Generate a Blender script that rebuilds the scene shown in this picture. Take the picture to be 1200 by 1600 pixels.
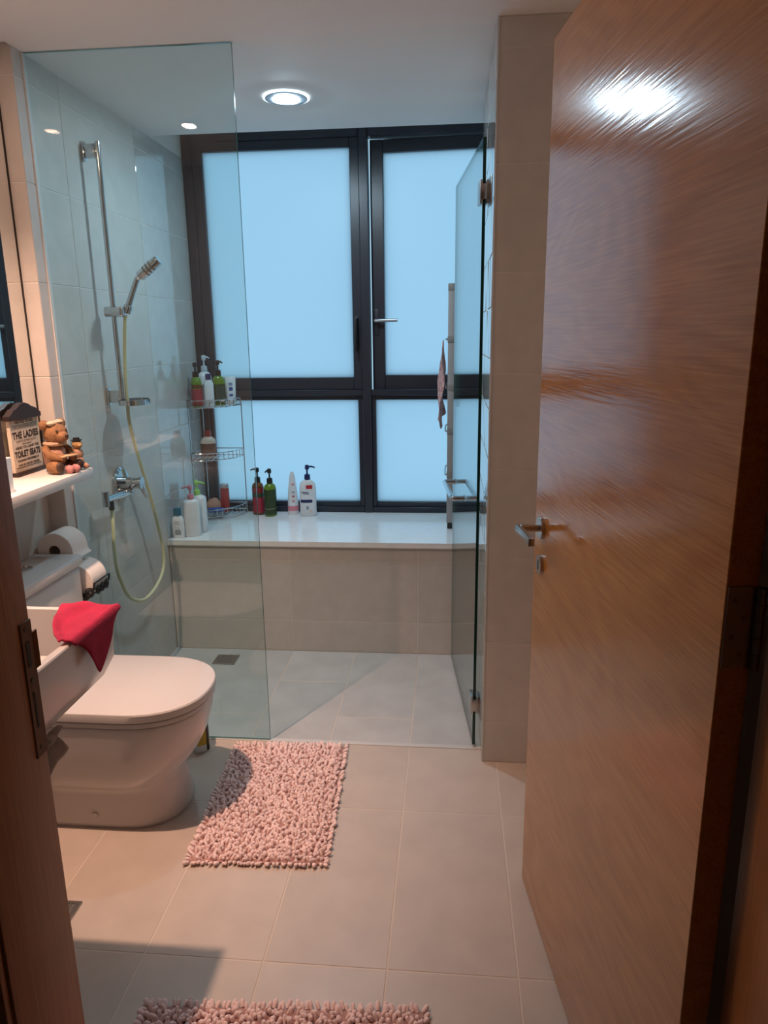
import bpy, bmesh, math, random
from mathutils import Vector, Matrix
random.seed(7)
PI = math.pi
for o in list(bpy.data.objects): bpy.data.objects.remove(o)
scene = bpy.context.scene
COL = scene.collection

# ------------------------------------------------------------------ camera
CAM_H = 1.4794
cam_d = bpy.data.cameras.new('camera'); cam = bpy.data.objects.new('camera', cam_d); COL.objects.link(cam)
pitch, yaw, roll = math.radians(13.8131), math.radians(5.336), math.radians(-0.743)
fw = Vector((-math.sin(yaw)*math.cos(pitch), math.cos(yaw)*math.cos(pitch), -math.sin(pitch)))
rt = Vector((math.cos(yaw), math.sin(yaw), 0)); up = rt.cross(fw)
r2 = rt*math.cos(roll)+up*math.sin(roll); u2 = up*math.cos(roll)-rt*math.sin(roll)
M = Matrix((r2, u2, -fw)).transposed().to_4x4(); M.translation = Vector((0, 0, CAM_H))
cam.matrix_world = M
cam_d.sensor_fit = 'VERTICAL'; cam_d.sensor_height = 36; cam_d.lens = 36*1122.58/1600
cam_d.clip_start = .02
scene.camera = cam

# ------------------------------------------------------------------ world (overcast daylight outside the window) and exposure
world = bpy.data.worlds.new('world'); scene.world = world; world.use_nodes = True
bg = world.node_tree.nodes['Background']
bg.inputs[0].default_value = (0.42, 0.69, 0.89, 1); bg.inputs[1].default_value = 1.06
scene.view_settings.view_transform = 'Standard'; scene.view_settings.look = 'None'
scene.view_settings.gamma = 1; scene.view_settings.use_curve_mapping = False
scene.view_settings.exposure = 0.0

WARM_W, COOL_E = 155, 460

# ------------------------------------------------------------------ materials
MATS = {}
def nodes_of(name):
    m = bpy.data.materials.new(name); m.use_nodes = True
    nt = m.node_tree; return m, nt, nt.nodes['Principled BSDF']
def mat(name, col, rough=.5, metal=0, bump=0, bscale=200, var=0, vscale=6, spec=.5, trans=0, coat=0, objvar=0):
    if name in MATS: return MATS[name]
    m, nt, b = nodes_of(name)
    b.inputs['Base Color'].default_value = (*col, 1); b.inputs['Roughness'].default_value = rough
    b.inputs['Metallic'].default_value = metal; b.inputs['Specular IOR Level'].default_value = spec
    b.inputs['Transmission Weight'].default_value = trans; b.inputs['Coat Weight'].default_value = coat
    b.inputs['Coat Roughness'].default_value = .15
    tc = nt.nodes.new('ShaderNodeTexCoord')
    src = None
    if var:
        n = nt.nodes.new('ShaderNodeTexNoise'); n.inputs['Scale'].default_value = vscale; n.inputs['Detail'].default_value = 5
        nt.links.new(tc.outputs['Object'], n.inputs['Vector'])
        r = nt.nodes.new('ShaderNodeValToRGB')
        r.color_ramp.elements[0].position = .3; r.color_ramp.elements[1].position = .7
        r.color_ramp.elements[0].color = (*[c*(1-var) for c in col], 1); r.color_ramp.elements[1].color = (*[min(1, c*(1+var)) for c in col], 1)
        nt.links.new(n.outputs['Fac'], r.inputs['Fac']); src = r.outputs['Color']
    if objvar:
        oi = nt.nodes.new('ShaderNodeObjectInfo'); mr = nt.nodes.new('ShaderNodeMapRange')
        mr.inputs[3].default_value = 1-objvar; mr.inputs[4].default_value = 1+objvar
        nt.links.new(oi.outputs['Random'], mr.inputs[0])
        mx = nt.nodes.new('ShaderNodeVectorMath'); mx.operation = 'SCALE'
        if src: nt.links.new(src, mx.inputs[0])
        else: mx.inputs[0].default_value = col
        nt.links.new(mr.outputs[0], mx.inputs['Scale']); src = mx.outputs[0]
    if src: nt.links.new(src, b.inputs['Base Color'])
    if bump:
        n = nt.nodes.new('ShaderNodeTexNoise'); n.inputs['Scale'].default_value = bscale; n.inputs['Detail'].default_value = 3
        nt.links.new(tc.outputs['Object'], n.inputs['Vector'])
        bp = nt.nodes.new('ShaderNodeBump'); bp.inputs['Strength'].default_value = bump; bp.inputs['Distance'].default_value = .003
        nt.links.new(n.outputs['Fac'], bp.inputs['Height']); nt.links.new(bp.outputs[0], b.inputs['Normal'])
    MATS[name] = m; return m
def emit(name, col, s):
    m, nt, b = nodes_of(name)
    b.inputs['Base Color'].default_value = (0, 0, 0, 1); b.inputs['Emission Color'].default_value = (*col, 1); b.inputs['Emission Strength'].default_value = s
    MATS[name] = m; return m
def wood(name, dark, light, axis, rough=.3, coat=.0, spec=.5):
    m, nt, b = nodes_of(name); L = nt.links; b.inputs['Specular IOR Level'].default_value = spec
    tc = nt.nodes.new('ShaderNodeTexCoord')
    def mp(a, c):
        q = nt.nodes.new('ShaderNodeMapping'); v = [a, a, a]; v[axis] = c; q.inputs['Scale'].default_value = v; L.new(tc.outputs['Object'], q.inputs['Vector']); return q.outputs[0]
    def noise(vec, sc, det, dist=0):
        n = nt.nodes.new('ShaderNodeTexNoise'); n.inputs['Scale'].default_value = sc; n.inputs['Detail'].default_value = det; n.inputs['Distortion'].default_value = dist; L.new(vec, n.inputs['Vector']); return n.outputs['Fac']
    def op(o, a, b_):
        q = nt.nodes.new('ShaderNodeMath'); q.operation = o
        for k, x in enumerate((a, b_)):
            if x is None: continue
            if isinstance(x, (int, float)): q.inputs[k].default_value = x
            else: L.new(x, q.inputs[k])
        return q.outputs[0]
    rings = op('SINE', op('MULTIPLY', noise(mp(4.0, 1.1), 1.0, 1.5, .3), 95), None)      # cathedral figure
    fine = noise(mp(330, 9), 1, 3); pores = noise(mp(170, 5), 1, 2); broad = noise(mp(3, .8), 1, 2)
    f = op('ADD', op('MULTIPLY', rings, .045), op('MULTIPLY', op('ADD', fine, pores), .5))
    f = op('ADD', f, op('MULTIPLY', op('SUBTRACT', broad, .5), .35))
    r = nt.nodes.new('ShaderNodeValToRGB'); r.color_ramp.elements[0].position = .30; r.color_ramp.elements[1].position = .70
    r.color_ramp.elements[0].color = (*dark, 1); r.color_ramp.elements[1].color = (*light, 1); L.new(f, r.inputs['Fac'])
    L.new(r.outputs['Color'], b.inputs['Base Color'])
    b.inputs['Roughness'].default_value = rough; b.inputs['Coat Weight'].default_value = coat; b.inputs['Coat Roughness'].default_value = .12
    bp = nt.nodes.new('ShaderNodeBump'); bp.inputs['Strength'].default_value = .25; bp.inputs['Distance'].default_value = .0012
    L.new(pores, bp.inputs['Height']); L.new(bp.outputs[0], b.inputs['Normal'])
    MATS[name] = m; return m
def clear_glass(name, tint, haze):
    m = bpy.data.materials.new(name); m.use_nodes = True; nt = m.node_tree; L = nt.links
    nt.nodes.remove(nt.nodes['Principled BSDF']); out = nt.nodes['Material Output']
    lw = nt.nodes.new('ShaderNodeLayerWeight'); lw.inputs[0].default_value = .5
    pw = nt.nodes.new('ShaderNodeMath'); pw.operation = 'POWER'; pw.inputs[1].default_value = 5; L.new(lw.outputs['Facing'], pw.inputs[0])
    ma = nt.nodes.new('ShaderNodeMath'); ma.operation = 'MULTIPLY_ADD'; ma.inputs[1].default_value = .95; ma.inputs[2].default_value = .05; L.new(pw.outputs[0], ma.inputs[0])
    tr = nt.nodes.new('ShaderNodeBsdfTransparent'); tr.inputs[0].default_value = (*tint, 1)
    df = nt.nodes.new('ShaderNodeBsdfDiffuse'); df.inputs[0].default_value = (.55, .6, .58, 1)
    gl = nt.nodes.new('ShaderNodeBsdfGlossy'); gl.inputs['Roughness'].default_value = .005
    m1 = nt.nodes.new('ShaderNodeMixShader'); m1.inputs[0].default_value = haze; L.new(tr.outputs[0], m1.inputs[1]); L.new(df.outputs[0], m1.inputs[2])
    m2 = nt.nodes.new('ShaderNodeMixShader'); L.new(ma.outputs[0], m2.inputs[0]); L.new(m1.outputs[0], m2.inputs[1]); L.new(gl.outputs[0], m2.inputs[2])
    L.new(m2.outputs[0], out.inputs[0]); MATS[name] = m; return m
def frosted(name):
    m = bpy.data.materials.new(name); m.use_nodes = True; nt = m.node_tree; L = nt.links
    nt.nodes.remove(nt.nodes['Principled BSDF']); out = nt.nodes['Material Output']
    tr = nt.nodes.new('ShaderNodeBsdfTranslucent'); tr.inputs[0].default_value = (.86, .93, .97, 1)
    gl = nt.nodes.new('ShaderNodeBsdfGlossy'); gl.inputs['Roughness'].default_value = .4
    mx = nt.nodes.new('ShaderNodeMixShader'); mx.inputs[0].default_value = .02
    L.new(tr.outputs[0], mx.inputs[1]); L.new(gl.outputs[0], mx.inputs[2]); L.new(mx.outputs[0], out.inputs[0]); MATS[name] = m; return m

TILE = mat('wall_tile', (.56, .525, .485), .42, var=.05, vscale=14, objvar=.03)
TILEG = mat('wall_tile_polished', (.54, .52, .49), .03, var=.05, vscale=14, objvar=.03, spec=.8)
MOSAIC = mat('mosaic_glaze', (.50, .50, .48), .02, objvar=.25, spec=1.0)
FTILE = mat('floor_tile', (.55, .475, .41), .38, var=.06, vscale=9, objvar=.03)
STILE = mat('shower_floor_tile', (.51, .51, .495), .45, var=.09, vscale=7, objvar=.03)  # same tile as FTILE, its colour greyed for the cool shower light
GROUT = mat('grout', (.74, .70, .65), .8); FGROUT = mat('floor_grout', (.65, .57, .49), .8)
PAINT = mat('ceiling_paint', (.80, .775, .75), .7)
HALLP = mat('hall_paint', (.55, .48, .42), .7); HALLF = mat('hall_floor', (.25, .15, .08), .4)
DOORW = wood('oak_veneer', (.35, .135, .028), (.53, .24, .066), 0, .14, .0, .42)
JAMBW = wood('oak_frame', (.31, .115, .032), (.46, .20, .066), 2, .45)
FRAME = mat('window_frame', (.028, .031, .043), .33, spec=.5)
PANE = frosted('frosted_pane')
GLASS = clear_glass('clear_glass', (.885, .945, .94), .005)
GEDGE = mat('glass_edge', (.004, .03, .024), .1)
GEDGE2 = mat('glass_edge_pale', (.10, .22, .20), .15)
MIRROR = mat('mirror_silver', (.85, .87, .86), .01, 1); DARK = mat('dark_gap', (.012, .009, .008), .6)
CHROME = mat('chrome', (.62, .63, .65), .10, 1); STEEL = mat('brushed_steel', (.50, .48, .46), .28, 1)
CERAM = mat('white_ceramic', (.62, .60, .59), .15); STONE = mat('white_stone_top', (.84, .84, .83), .12, var=.03, vscale=30)
WLAM = mat('white_laminate', (.74, .70, .66), .35)
PAPER = mat('toilet_paper', (.80, .76, .72), .95, bump=.3, bscale=300); CARD = mat('cardboard_core', (.38, .28, .20), .9)
RUG = mat('pink_chenille', (.92, .71, .68), .95, var=.10, vscale=25, bump=.4, bscale=500); RUGB = mat('rug_backing', (.42, .24, .21), .95)
RED = mat('red_terry', (.42, .014, .06), .95, bump=.8, bscale=400, var=.15, vscale=30)
HOSE = mat('pale_yellow_hose', (.58, .58, .36), .35)
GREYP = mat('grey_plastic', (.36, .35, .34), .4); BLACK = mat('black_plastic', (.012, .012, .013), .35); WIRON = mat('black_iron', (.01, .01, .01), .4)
WHITEP = mat('white_plastic', (.80, .81, .82), .3); NAVY = mat('navy_plastic', (.012, .02, .11), .35)
SILIC = mat('silicone_white', (.62, .62, .60), .5)

# ------------------------------------------------------------------ mesh helpers
def finish(name, bm, material, parent=None, loc=None, smooth=True, rotz=0, ang=38):
    me = bpy.data.meshes.new(name)
    bmesh.ops.recalc_face_normals(bm, faces=bm.faces)
    bm.to_mesh(me); bm.free()
    if smooth and len(me.polygons):
        me.polygons.foreach_set('use_smooth', [True]*len(me.polygons)); me.set_sharp_from_angle(angle=math.radians(ang))
    for mm in (material if isinstance(material, (list, tuple)) else [material]): me.materials.append(mm)
    o = bpy.data.objects.new(name, me); COL.objects.link(o)
    if parent: o.parent = parent
    if loc is not None: o.location = loc
    o.rotation_euler = (0, 0, rotz)
    return o
def inst(src, name, parent, loc, rotz=0):
    o = src.copy(); o.name = name; COL.objects.link(o); o.parent = parent; o.location = loc; o.rotation_euler = (0, 0, rotz); return o
def thing(name, label, cat, loc=(0, 0, 0), rotz=0, group=None):
    o = bpy.data.objects.new(name, None); o.empty_display_size = .05; COL.objects.link(o); o.location = loc; o.rotation_euler = (0, 0, rotz)
    return tag(o, label, cat, group)
def tag(o, label, cat, group=None):
    o['label'] = label; o['category'] = cat
    if group: o['group'] = group
    return o
def struct(o, label=None, cat=None):
    o['kind'] = 'structure'
    if label: o['label'] = label
    if cat: o['category'] = cat
    return o
def box(bm, x0, x1, y0, y1, z0, z1, bev=0, seg=2, mi=0):
    r = bmesh.ops.create_cube(bm, size=1)
    vs = r['verts']
    bmesh.ops.scale(bm, verts=vs, vec=(x1-x0, y1-y0, z1-z0)); bmesh.ops.translate(bm, verts=vs, vec=((x0+x1)/2, (y0+y1)/2, (z0+z1)/2))
    fs = list({f for v in vs for f in v.link_faces})
    for f in fs: f.material_index = mi
    if bev:
        es = list({e for v in vs for e in v.link_edges}); bmesh.ops.bevel(bm, geom=es, offset=bev, segments=seg, profile=.5, affect='EDGES', clamp_overlap=True)
    return vs
def B(): return bmesh.new()
def boxo(name, dims, material, parent=None, bev=0, seg=2, loc=None, rotz=0):
    bm = B(); box(bm, *dims, bev=bev, seg=seg); return finish(name, bm, material, parent, loc, rotz=rotz, smooth=bool(bev))
def loft(bm, rings, cap=True, close=True):
    vr = [[bm.verts.new(p) for p in r] for r in rings]; n = len(vr[0])
    for a, b in zip(vr, vr[1:]):
        for i in range(n if close else n-1):
            j = (i+1) % n
            try: bm.faces.new((a[i], a[j], b[j], b[i]))
            except ValueError: pass
    if cap:
        bm.faces.new(vr[0][::-1]); bm.faces.new(vr[-1])
    return vr
def lathe(bm, prof, seg=20, sx=1, sy=1, c=(0, 0)):
    rings = []
    for r, z in prof:
        r = max(r, 1e-4); rings.append([(c[0]+sx*r*math.cos(2*PI*i/seg), c[1]+sy*r*math.sin(2*PI*i/seg), z) for i in range(seg)])
    loft(bm, rings)
def tube(bm, pts, r, seg=10, closed=False, taper=None):
    P = [Vector(p) for p in pts]; n = len(P); rings = []; prev = None
    for i in range(n):
        if closed: t = (P[(i+1) % n]-P[i-1])
        else: t = (P[min(i+1, n-1)]-P[max(i-1, 0)])
        t.normalize()
        if prev is None:
            a = Vector((0, 0, 1)) if abs(t.z) < .9 else Vector((1, 0, 0)); u = t.cross(a).normalized()
        else:
            u = (prev-t*prev.dot(t)).normalized()
        prev = u; v = t.cross(u); rr = r*(taper[i] if taper else 1)
        rings.append([P[i]+u*rr*math.cos(2*PI*k/seg)+v*rr*math.sin(2*PI*k/seg) for k in range(seg)])
    if closed:
        vr = loft(bm, rings, cap=False); a, b = vr[-1], vr[0]
        for k in range(seg):
            j = (k+1) % seg; bm.faces.new((a[k], a[j], b[j], b[k]))
    else: loft(bm, rings)
def spline(pts, n=8):
    P = [Vector(p) for p in pts]; out = []
    for i in range(len(P)-1):
        p0, p1, p2, p3 = P[max(i-1, 0)], P[i], P[i+1], P[min(i+2, len(P)-1)]
        for k in range(n):
            t = k/n; out.append(.5*((2*p1)+(p2-p0)*t+(2*p0-5*p1+4*p2-p3)*t*t+(3*p1-p0-3*p2+p3)*t**3))
    out.append(P[-1]); return out
def ball(bm, c, r, seg=12, ring=8, rot=None):
    res = bmesh.ops.create_uvsphere(bm, u_segments=seg, v_segments=ring, radius=1)
    sx, sy, sz = r if isinstance(r, (tuple, list)) else (r, r, r)
    m = Matrix.Translation(Vector(c)) @ (rot if rot else Matrix.Identity(4)) @ Matrix.Diagonal((sx, sy, sz, 1))
    bmesh.ops.transform(bm, matrix=m, verts=res['verts']); return res['verts']
def cylx(bm, a, b, r, seg=20): tube(bm, [a, b], r, seg)

# ------------------------------------------------------------------ room numbers (metres)
H = 2.34; XM = -1.386; XL = -1.326; XP = .1245; XR = .43; XB = .32
YG = 2.381; YP = 2.295; YJ = 2.317; YS = 3.171; YW = 3.7405; YC = 3.343; ZS = .553; XG = -.664
YD0, YD1 = .72, .85
TH = .008
zrows = [.157+.3004*k for k in range(8)]

_tiles = {}
def tile(parent, axis, u0, u1, v0, v1, at, material, gap=.003, name='tile'):
    """one tile: axis 'x+','x-','y-','z+' is the way it faces; at = face position; u,v the in-plane limits"""
    a, b = round(u1-u0-gap, 4), round(v1-v0-gap, 4)
    if a < .004 or b < .004: return
    key = (axis[0], a, b, material.name, name)
    if key not in _tiles:
        bm = B()
        if axis[0] == 'x': box(bm, -TH/2, TH/2, -a/2, a/2, -b/2, b/2, bev=.0008, seg=1)
        elif axis[0] == 'y': box(bm, -a/2, a/2, -TH/2, TH/2, -b/2, b/2, bev=.0008, seg=1)
        else: box(bm, -a/2, a/2, -b/2, b/2, -TH/2, TH/2, bev=.0008, seg=1)
        o = finish(name, bm, material, parent, smooth=False); _tiles[key] = o
    else:
        o = _tiles[key].copy(); o.name = name; COL.objects.link(o); o.parent = parent
    s = -TH/2 if axis[1] == '+' else TH/2
    uc, vc = (u0+u1)/2, (v0+v1)/2
    o.location = {'x': (at+s, uc, vc), 'y': (uc, at+s, vc), 'z': (uc, vc, at+s)}[axis[0]]
    return o
def cuts(lo, hi, lines):
    c = [lo]+[l for l in sorted(lines) if lo+.006 < l < hi-.006]+[hi]; return list(zip(c, c[1:]))
CORE = .0015   # the wall core (grout) sits this far behind the tile faces

# ------------------------------------------------------------------ floor
bm = B(); box(bm, XM-.12, XR+.12, YD0, YW+.1, -.1, -.001); floor = struct(finish('floor', bm, FGROUT, smooth=False), 'beige rectangular floor tiles of the bathroom', 'floor')
xl = [.477, .173, -.138, -.441, -.742, -1.05, -1.352]
for i, (a, b) in enumerate(cuts(XM, XR, xl)):
    for c, d in cuts(YD1, YG-.012, [.81, 1.406, 2.002]): tile(floor, 'z+', a, b, c, d, 0, FTILE, .004, 'floor_tile')
    if a >= XP-.02: continue
    b2 = min(b, XP)
    yl = [2.86] if i in (3, 5, 1) else [2.57]
    for c, d in cuts(YG+.012, YS, yl): tile(floor, 'z+', max(a, XL), b2, c, d, 0, STILE, .004, 'shower_floor_tile')
boxo('threshold_strip', (XL, XP, YG-.011, YG+.011, -.008, .003), SILIC, floor, bev=.001)

# ------------------------------------------------------------------ ceiling
bm = B(); box(bm, XL-CORE, XP+CORE, YP, YS, H, H+.131); box(bm, XL-CORE, XB+CORE, YS, YC, H, H+.131); box(bm, XM-.12, XR+.12, YD0, YP, H, H+.131); box(bm, XM-.12, XR+.12, YP, YW+.12, H+.131, H+.2)
struct(finish('ceiling', bm, PAINT, smooth=False), 'plain white painted ceiling with a pocket before the window', 'ceiling')

# ------------------------------------------------------------------ walls
w = boxo('wall_left', (XM-.12, XM-CORE, YD1, YJ+.02, 0, H), GROUT); struct(w, 'beige tiled wall behind the toilet and mirror', 'wall')
for c, d in cuts(YD1, YJ, [1.117, 1.717]):
    for e, f in cuts(0, H, zrows): tile(w, 'x+', c, d, e, f, XM, TILE)
w = boxo('wall_shower_left', (XM-.12, XL-CORE, YJ+CORE, YW+.1, 0, H+.13), GROUT); struct(w, 'tiled shower wall carrying the chrome shower rail', 'wall')
for e, f in cuts(0, H, zrows): tile(w, 'y-', XM, XL, e, f, YJ, TILE)
for c, d in cuts(YJ, YS, [2.58]):
    for e, f in cuts(0, H, zrows): tile(w, 'x+', c, d, e, f, XL, TILE)
for e, f in cuts(ZS, H, zrows): tile(w, 'x+', YS, YW, e, f, XL, TILEG)
bm = B(); box(bm, XP+CORE, XR+.12, YP+CORE, YS, 0, H+.13); box(bm, XB+CORE, XR+.12, YS, YW+.1, 0, H+.13); w = finish('wall_shower_right', bm, GROUT, smooth=False); struct(w, 'brown-looking tiled pier carrying the glass door hinges', 'wall')
for c, d in cuts(XP, XR, []):
    for e, f in cuts(0, H, zrows): tile(w, 'y-', c, d, e, f, YP, TILE)
for k in range(7):
    for j in range(15):
        t = tile(w, 'x-', YP+.004+k*.1246, YP+.004+(k+1)*.1246, j*.156, (j+1)*.156, XP-.0022, MOSAIC, .004, 'mosaic_tile')
        t.rotation_euler = (0, random.uniform(-.010, .010), random.uniform(-.006, .006))
for e, f in cuts(ZS, H, zrows): tile(w, 'x-', YS+.004, YW, e, f, XB, TILEG)
boxo('corner_trim', (XP-.0015, XP+.004, YP-.0015, YP+.004, 0, H), SILIC, w)
w = boxo('wall_right', (XR, XR+.12, YD1, YP+.01, 0, H), GROUT); struct(w, 'tiled wall behind the open wooden door', 'wall')
bm = B(); box(bm, XM-.12, XR+.12, YW+.02, YW+.12, -.1, ZS); struct(finish('wall_back', bm, GROUT, smooth=False), 'wall under the window behind the shower bench', 'wall')
OX0, OX1, OZ = -.558, .387, 2.09
bm = B(); box(bm, XM-.12, OX0-.03, YD0, YD1, -.1, H); box(bm, OX1+.03, 1.4, YD0, YD1, -.1, H); box(bm, OX0-.03, OX1+.03, YD0, YD1, OZ+.03, H)
struct(finish('wall_front', bm, HALLP, smooth=False), 'wall with the bathroom doorway', 'wall')
# the corridor the picture is taken from
struct(boxo('floor_hall', (-1.3, 1.3, -1.5, YD0, -.1, -.002), HALLF), 'corridor floor outside the bathroom', 'floor')
struct(boxo('ceiling_hall', (-1.3, 1.3, -1.5, YD0, 2.5, 2.6), PAINT), 'corridor ceiling outside the bathroom', 'ceiling')
bm = B(); box(bm, -1.4, -1.3, -1.5, YD0, 0, 2.5); struct(finish('wall_hall_left', bm, HALLP, smooth=False), 'corridor wall left of the doorway', 'wall')
bm = B(); box(bm, 1.3, 1.4, -1.5, YD0, 0, 2.5); struct(finish('wall_hall_right', bm, HALLP, smooth=False), 'corridor wall right of the doorway', 'wall')
bm = B(); box(bm, -1.4, 1.4, -1.6, -1.5, 0, 2.5); struct(finish('wall_hall_back', bm, HALLP, smooth=False), 'corridor wall opposite the doorway', 'wall')
bm = B(); box(bm, -1.4, 1.4, YD0-.02, YD0, H, 2.6); struct(finish('wall_hall_top', bm, HALLP, smooth=False), 'corridor wall above the doorway', 'wall')

# ------------------------------------------------------------------ door frame and wooden door
tr = thing('trim_1', 'oak door frame with a steel strike plate', 'door frame'); tr['kind'] = 'structure'
boxo('jamb', (OX0-.03, OX0, YD0-.012, YD1+.002, 0, OZ+.03), JAMBW, tr, bev=.002)
boxo('jamb', (OX1, OX1+.03, YD0-.012, YD1+.002, 0, OZ+.03), JAMBW, tr, bev=.002)
boxo('head', (OX0, OX1, YD0-.012, YD1+.002, OZ, OZ+.03), JAMBW, tr, bev=.002)
for x0, x1 in ((OX0-.09, OX0-.004), (OX1+.004, OX1+.09)): boxo('architrave', (x0, x1, YD0-.024, YD0-.0125, 0, OZ+.09), JAMBW, tr, bev=.002)
sp = boxo('strike_plate', (OX0-.001, OX0+.0018, .827, .8525, .922, 1.118), mat('strike_bronze', (.17, .085, .045), .45, .3), tr, bev=.0008, seg=1)
bm = B(); lp = [(OX0-.001, .850, 1.046), (OX0+.0020, .850, 1.046), (OX0+.0045, .858, 1.048), (OX0+.0020, .860, 1.048)]
loft(bm, [lp, [(x, y, z+.052) for x, y, z in lp]]); finish('lip', bm, MATS['strike_bronze'], sp)
for z0, z1, yw in ((1.055, 1.090, .008), (.965, 1.018, .004)): boxo('slot_shade', (OX0+.0015, OX0+.0024, .838-yw/2, .838+yw/2, z0, z1), BLACK, sp)  # black bars laid on the plate paint the shade inside its openings
for z in (1.108, 1.035, .935):
    bm = B(); cylx(bm, (OX0+.0012, .838, z), (OX0+.0026, .838, z), .0032, 10); finish('screw', bm, mat('screw_steel', (.12, .10, .09), .4, .7), sp)

door = thing('door_1', 'open oak veneer door with a steel lever handle', 'door', (.211, 1.729, 0), math.atan2(-.991, .1357)); door['kind'] = 'structure'
# local x runs from the free edge to the hinges, local -y looks at the room, thickness goes to +y (the wall side)
DL = .89
boxo('leaf', (0, DL, 0, .04, .008, 2.08), DOORW, door, bev=.0012, seg=1)
lv = .067
hd = B(); tube(hd, [(lv, 0, 1.034), (lv, -.009, 1.034)], .0265, 28); rose = finish('rose', hd, STEEL, door)
hd = B(); tube(hd, [(lv, -.006, 1.034), (lv, -.052, 1.034)], .0095, 16); tube(hd, [(lv, -.052, 1.034), (lv, -.056, 1.034)], .0095, 16, taper=[1, .7]); finish('neck', hd, STEEL, rose)
hd = B(); box(hd, lv-.012, lv+.118, -.063, -.049, 1.024, 1.042, bev=.002); finish('lever', hd, STEEL, rose)
hd = B(); tube(hd, [(lv, 0, .943), (lv, -.008, .943)], .0235, 28); ro = finish('key_rose', hd, STEEL, door)
hd = B(); box(hd, lv-.0025, lv+.0025, -.0088, -.0075, .932, .955, bev=.001); finish('keyhole_shade', hd, BLACK, ro)  # raised black bar, colours in the darkness of the key opening
hd = B(); tube(hd, [(lv, .04, 1.034), (lv, .049, 1.034)], .0265, 24); rose2 = finish('rose', hd, STEEL, door)
hd = B(); tube(hd, [(lv, .046, 1.034), (lv, .09, 1.034)], .0095, 14); box(hd, lv-.012, lv+.118, .086, .10, 1.024, 1.042, bev=.002); finish('lever', hd, STEEL, rose2)
for z in (.25, 1.129, 1.85):
    hb = B(); box(hb, DL-.0005, DL+.002, .002, .034, z-.053, z+.053, bev=.0005, seg=1); hg = finish('hinge_plate', hb, mat('hinge_steel', (.20, .18, .165), .4, .8), door)
    hb = B()
    for k in range(5): tube(hb, [(DL+.005, .041, z-.053+k*.0212), (DL+.005, .041, z-.053+k*.0212+.0204)], .0065, 14)
    finish('knuckle', hb, MATS['hinge_steel'], hg)
    for dy, dz in ((.012, .035), (.024, .012), (.012, -.012), (.024, -.035)):
        hb = B(); tube(hb, [(DL+.0018, dy, z+dz), (DL+.0026, dy, z+dz)], .0032, 10); finish('screw', hb, MATS['screw_steel'], hg)

# ------------------------------------------------------------------ window
win = thing('window_1', 'dark aluminium window of four frosted panes above the bench', 'window'); win['kind'] = 'structure'
ZT = 2.468
def bar(nm, x0, x1, z0, z1, y0=YW, y1=YW+.07, parent=win, bev=.0025): return boxo(nm, (x0, x1, y0, y1, z0, z1), FRAME, parent, bev=bev, seg=1)
bar('frame_post', XL+.001, XL+.048, ZS, ZT); bar('frame_post', XB-.045, XB-.001, ZS, ZT); bar('mullion', -.452, -.408, ZS, ZT, YW-.006)
ZH = 2.406
bar('frame_head', XL+.048, -.452, ZH, ZT); bar('frame_head', -.408, XB-.045, ZH, ZT)
bar('frame_foot', XL+.048, -.452, ZS, ZS+.03); bar('frame_foot', -.408, XB-.045, ZS, ZS+.03)
bar('transom', XL+.048, -.452, 1.176, 1.208, YW-.004); bar('transom', -.408, XB-.045, 1.176, 1.199, YW+.012); bar('transom_lip', -.408, XB-.045, 1.176, 1.208, YW-.004, YW+.0119)
def light(x0, x1, z0, z1, bl, br, bt, bb, yo, parent, y1=None):
    """glazed leaf: four bars and its pane"""
    y0 = YW+yo; y1 = y0+.05
    bar('stile', x0, x0+bl, z0, z1, y0, y1, parent); bar('stile', x1-br, x1, z0, z1, y0, y1, parent)
    bar('rail', x0+bl, x1-br, z1-bt, z1, y0, y1, parent); bar('rail', x0+bl, x1-br, z0, z0+bb, y0, y1, parent)
    return boxo('pane', (x0+bl-.003, x1-br+.003, y0+.022, y0+.028, z0+bb-.003, z1-bt+.003), PANE, parent)
light(XL+.048, -.452, 1.208, ZH, .049, .045, .044, .062, .006, win)          # upper left sash, shut
light(XL+.048, -.452, ZS+.03, 1.176, .018, .026, .022, .026, .012, win)           # lower left fixed light
light(-.408, XB-.045, ZS+.03, 1.176, .022, .02, .022, .026, .012, win)            # lower right fixed light
hx, hy = XB-.047, YW+.045
sash = bpy.data.objects.new('opening_sash', None); COL.objects.link(sash); sash.parent = win; sash.location = (hx, hy, 0); sash.rotation_euler = (0, 0, -math.radians(3.4)); sash.empty_display_size = .05
x0, z0, z1 = -.402-hx, 1.2, ZH-.004
for a in (('stile', x0, x0+.064, z0, z1), ('stile', -.052, 0, z0, z1), ('rail', x0+.064, -.052, z1-.060, z1), ('rail', x0+.064, -.052, z0, z0+.078)):
    boxo(a[0], (a[1], a[2], -.03, .02, a[3], a[4]), FRAME, sash, bev=.0025, seg=1)
boxo('pane', (x0+.061, -.049, -.006, 0, z0+.075, z1-.057), PANE, sash)
bm = B(); box(bm, x0+.012, x0+.036, -.036, -.0295, 1.48, 1.61, bev=.002); box(bm, x0+.014, x0+.034, -.062, -.036, 1.54, 1.56, bev=.004); finish('handle_base', bm, FRAME, sash)
bm = B(); tube(bm, [(x0+.018, -.062, 1.551), (x0+.045, -.066, 1.553), (x0+.135, -.066, 1.553)], .0085, 12); finish('lever', bm, mat('sash_lever', (.42, .43, .45), .35, .6), sash)
bm = B(); box(bm, -.487, -.467, YW-.006, YW+.007, 1.41, 1.575, bev=.002); box(bm, -.484, -.470, YW-.034, YW-.006, 1.545, 1.565, bev=.003); box(bm, -.483, -.471, YW-.040, YW-.030, 1.40, 1.565, bev=.003); finish('sash_handle', bm, BLACK, win)

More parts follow.
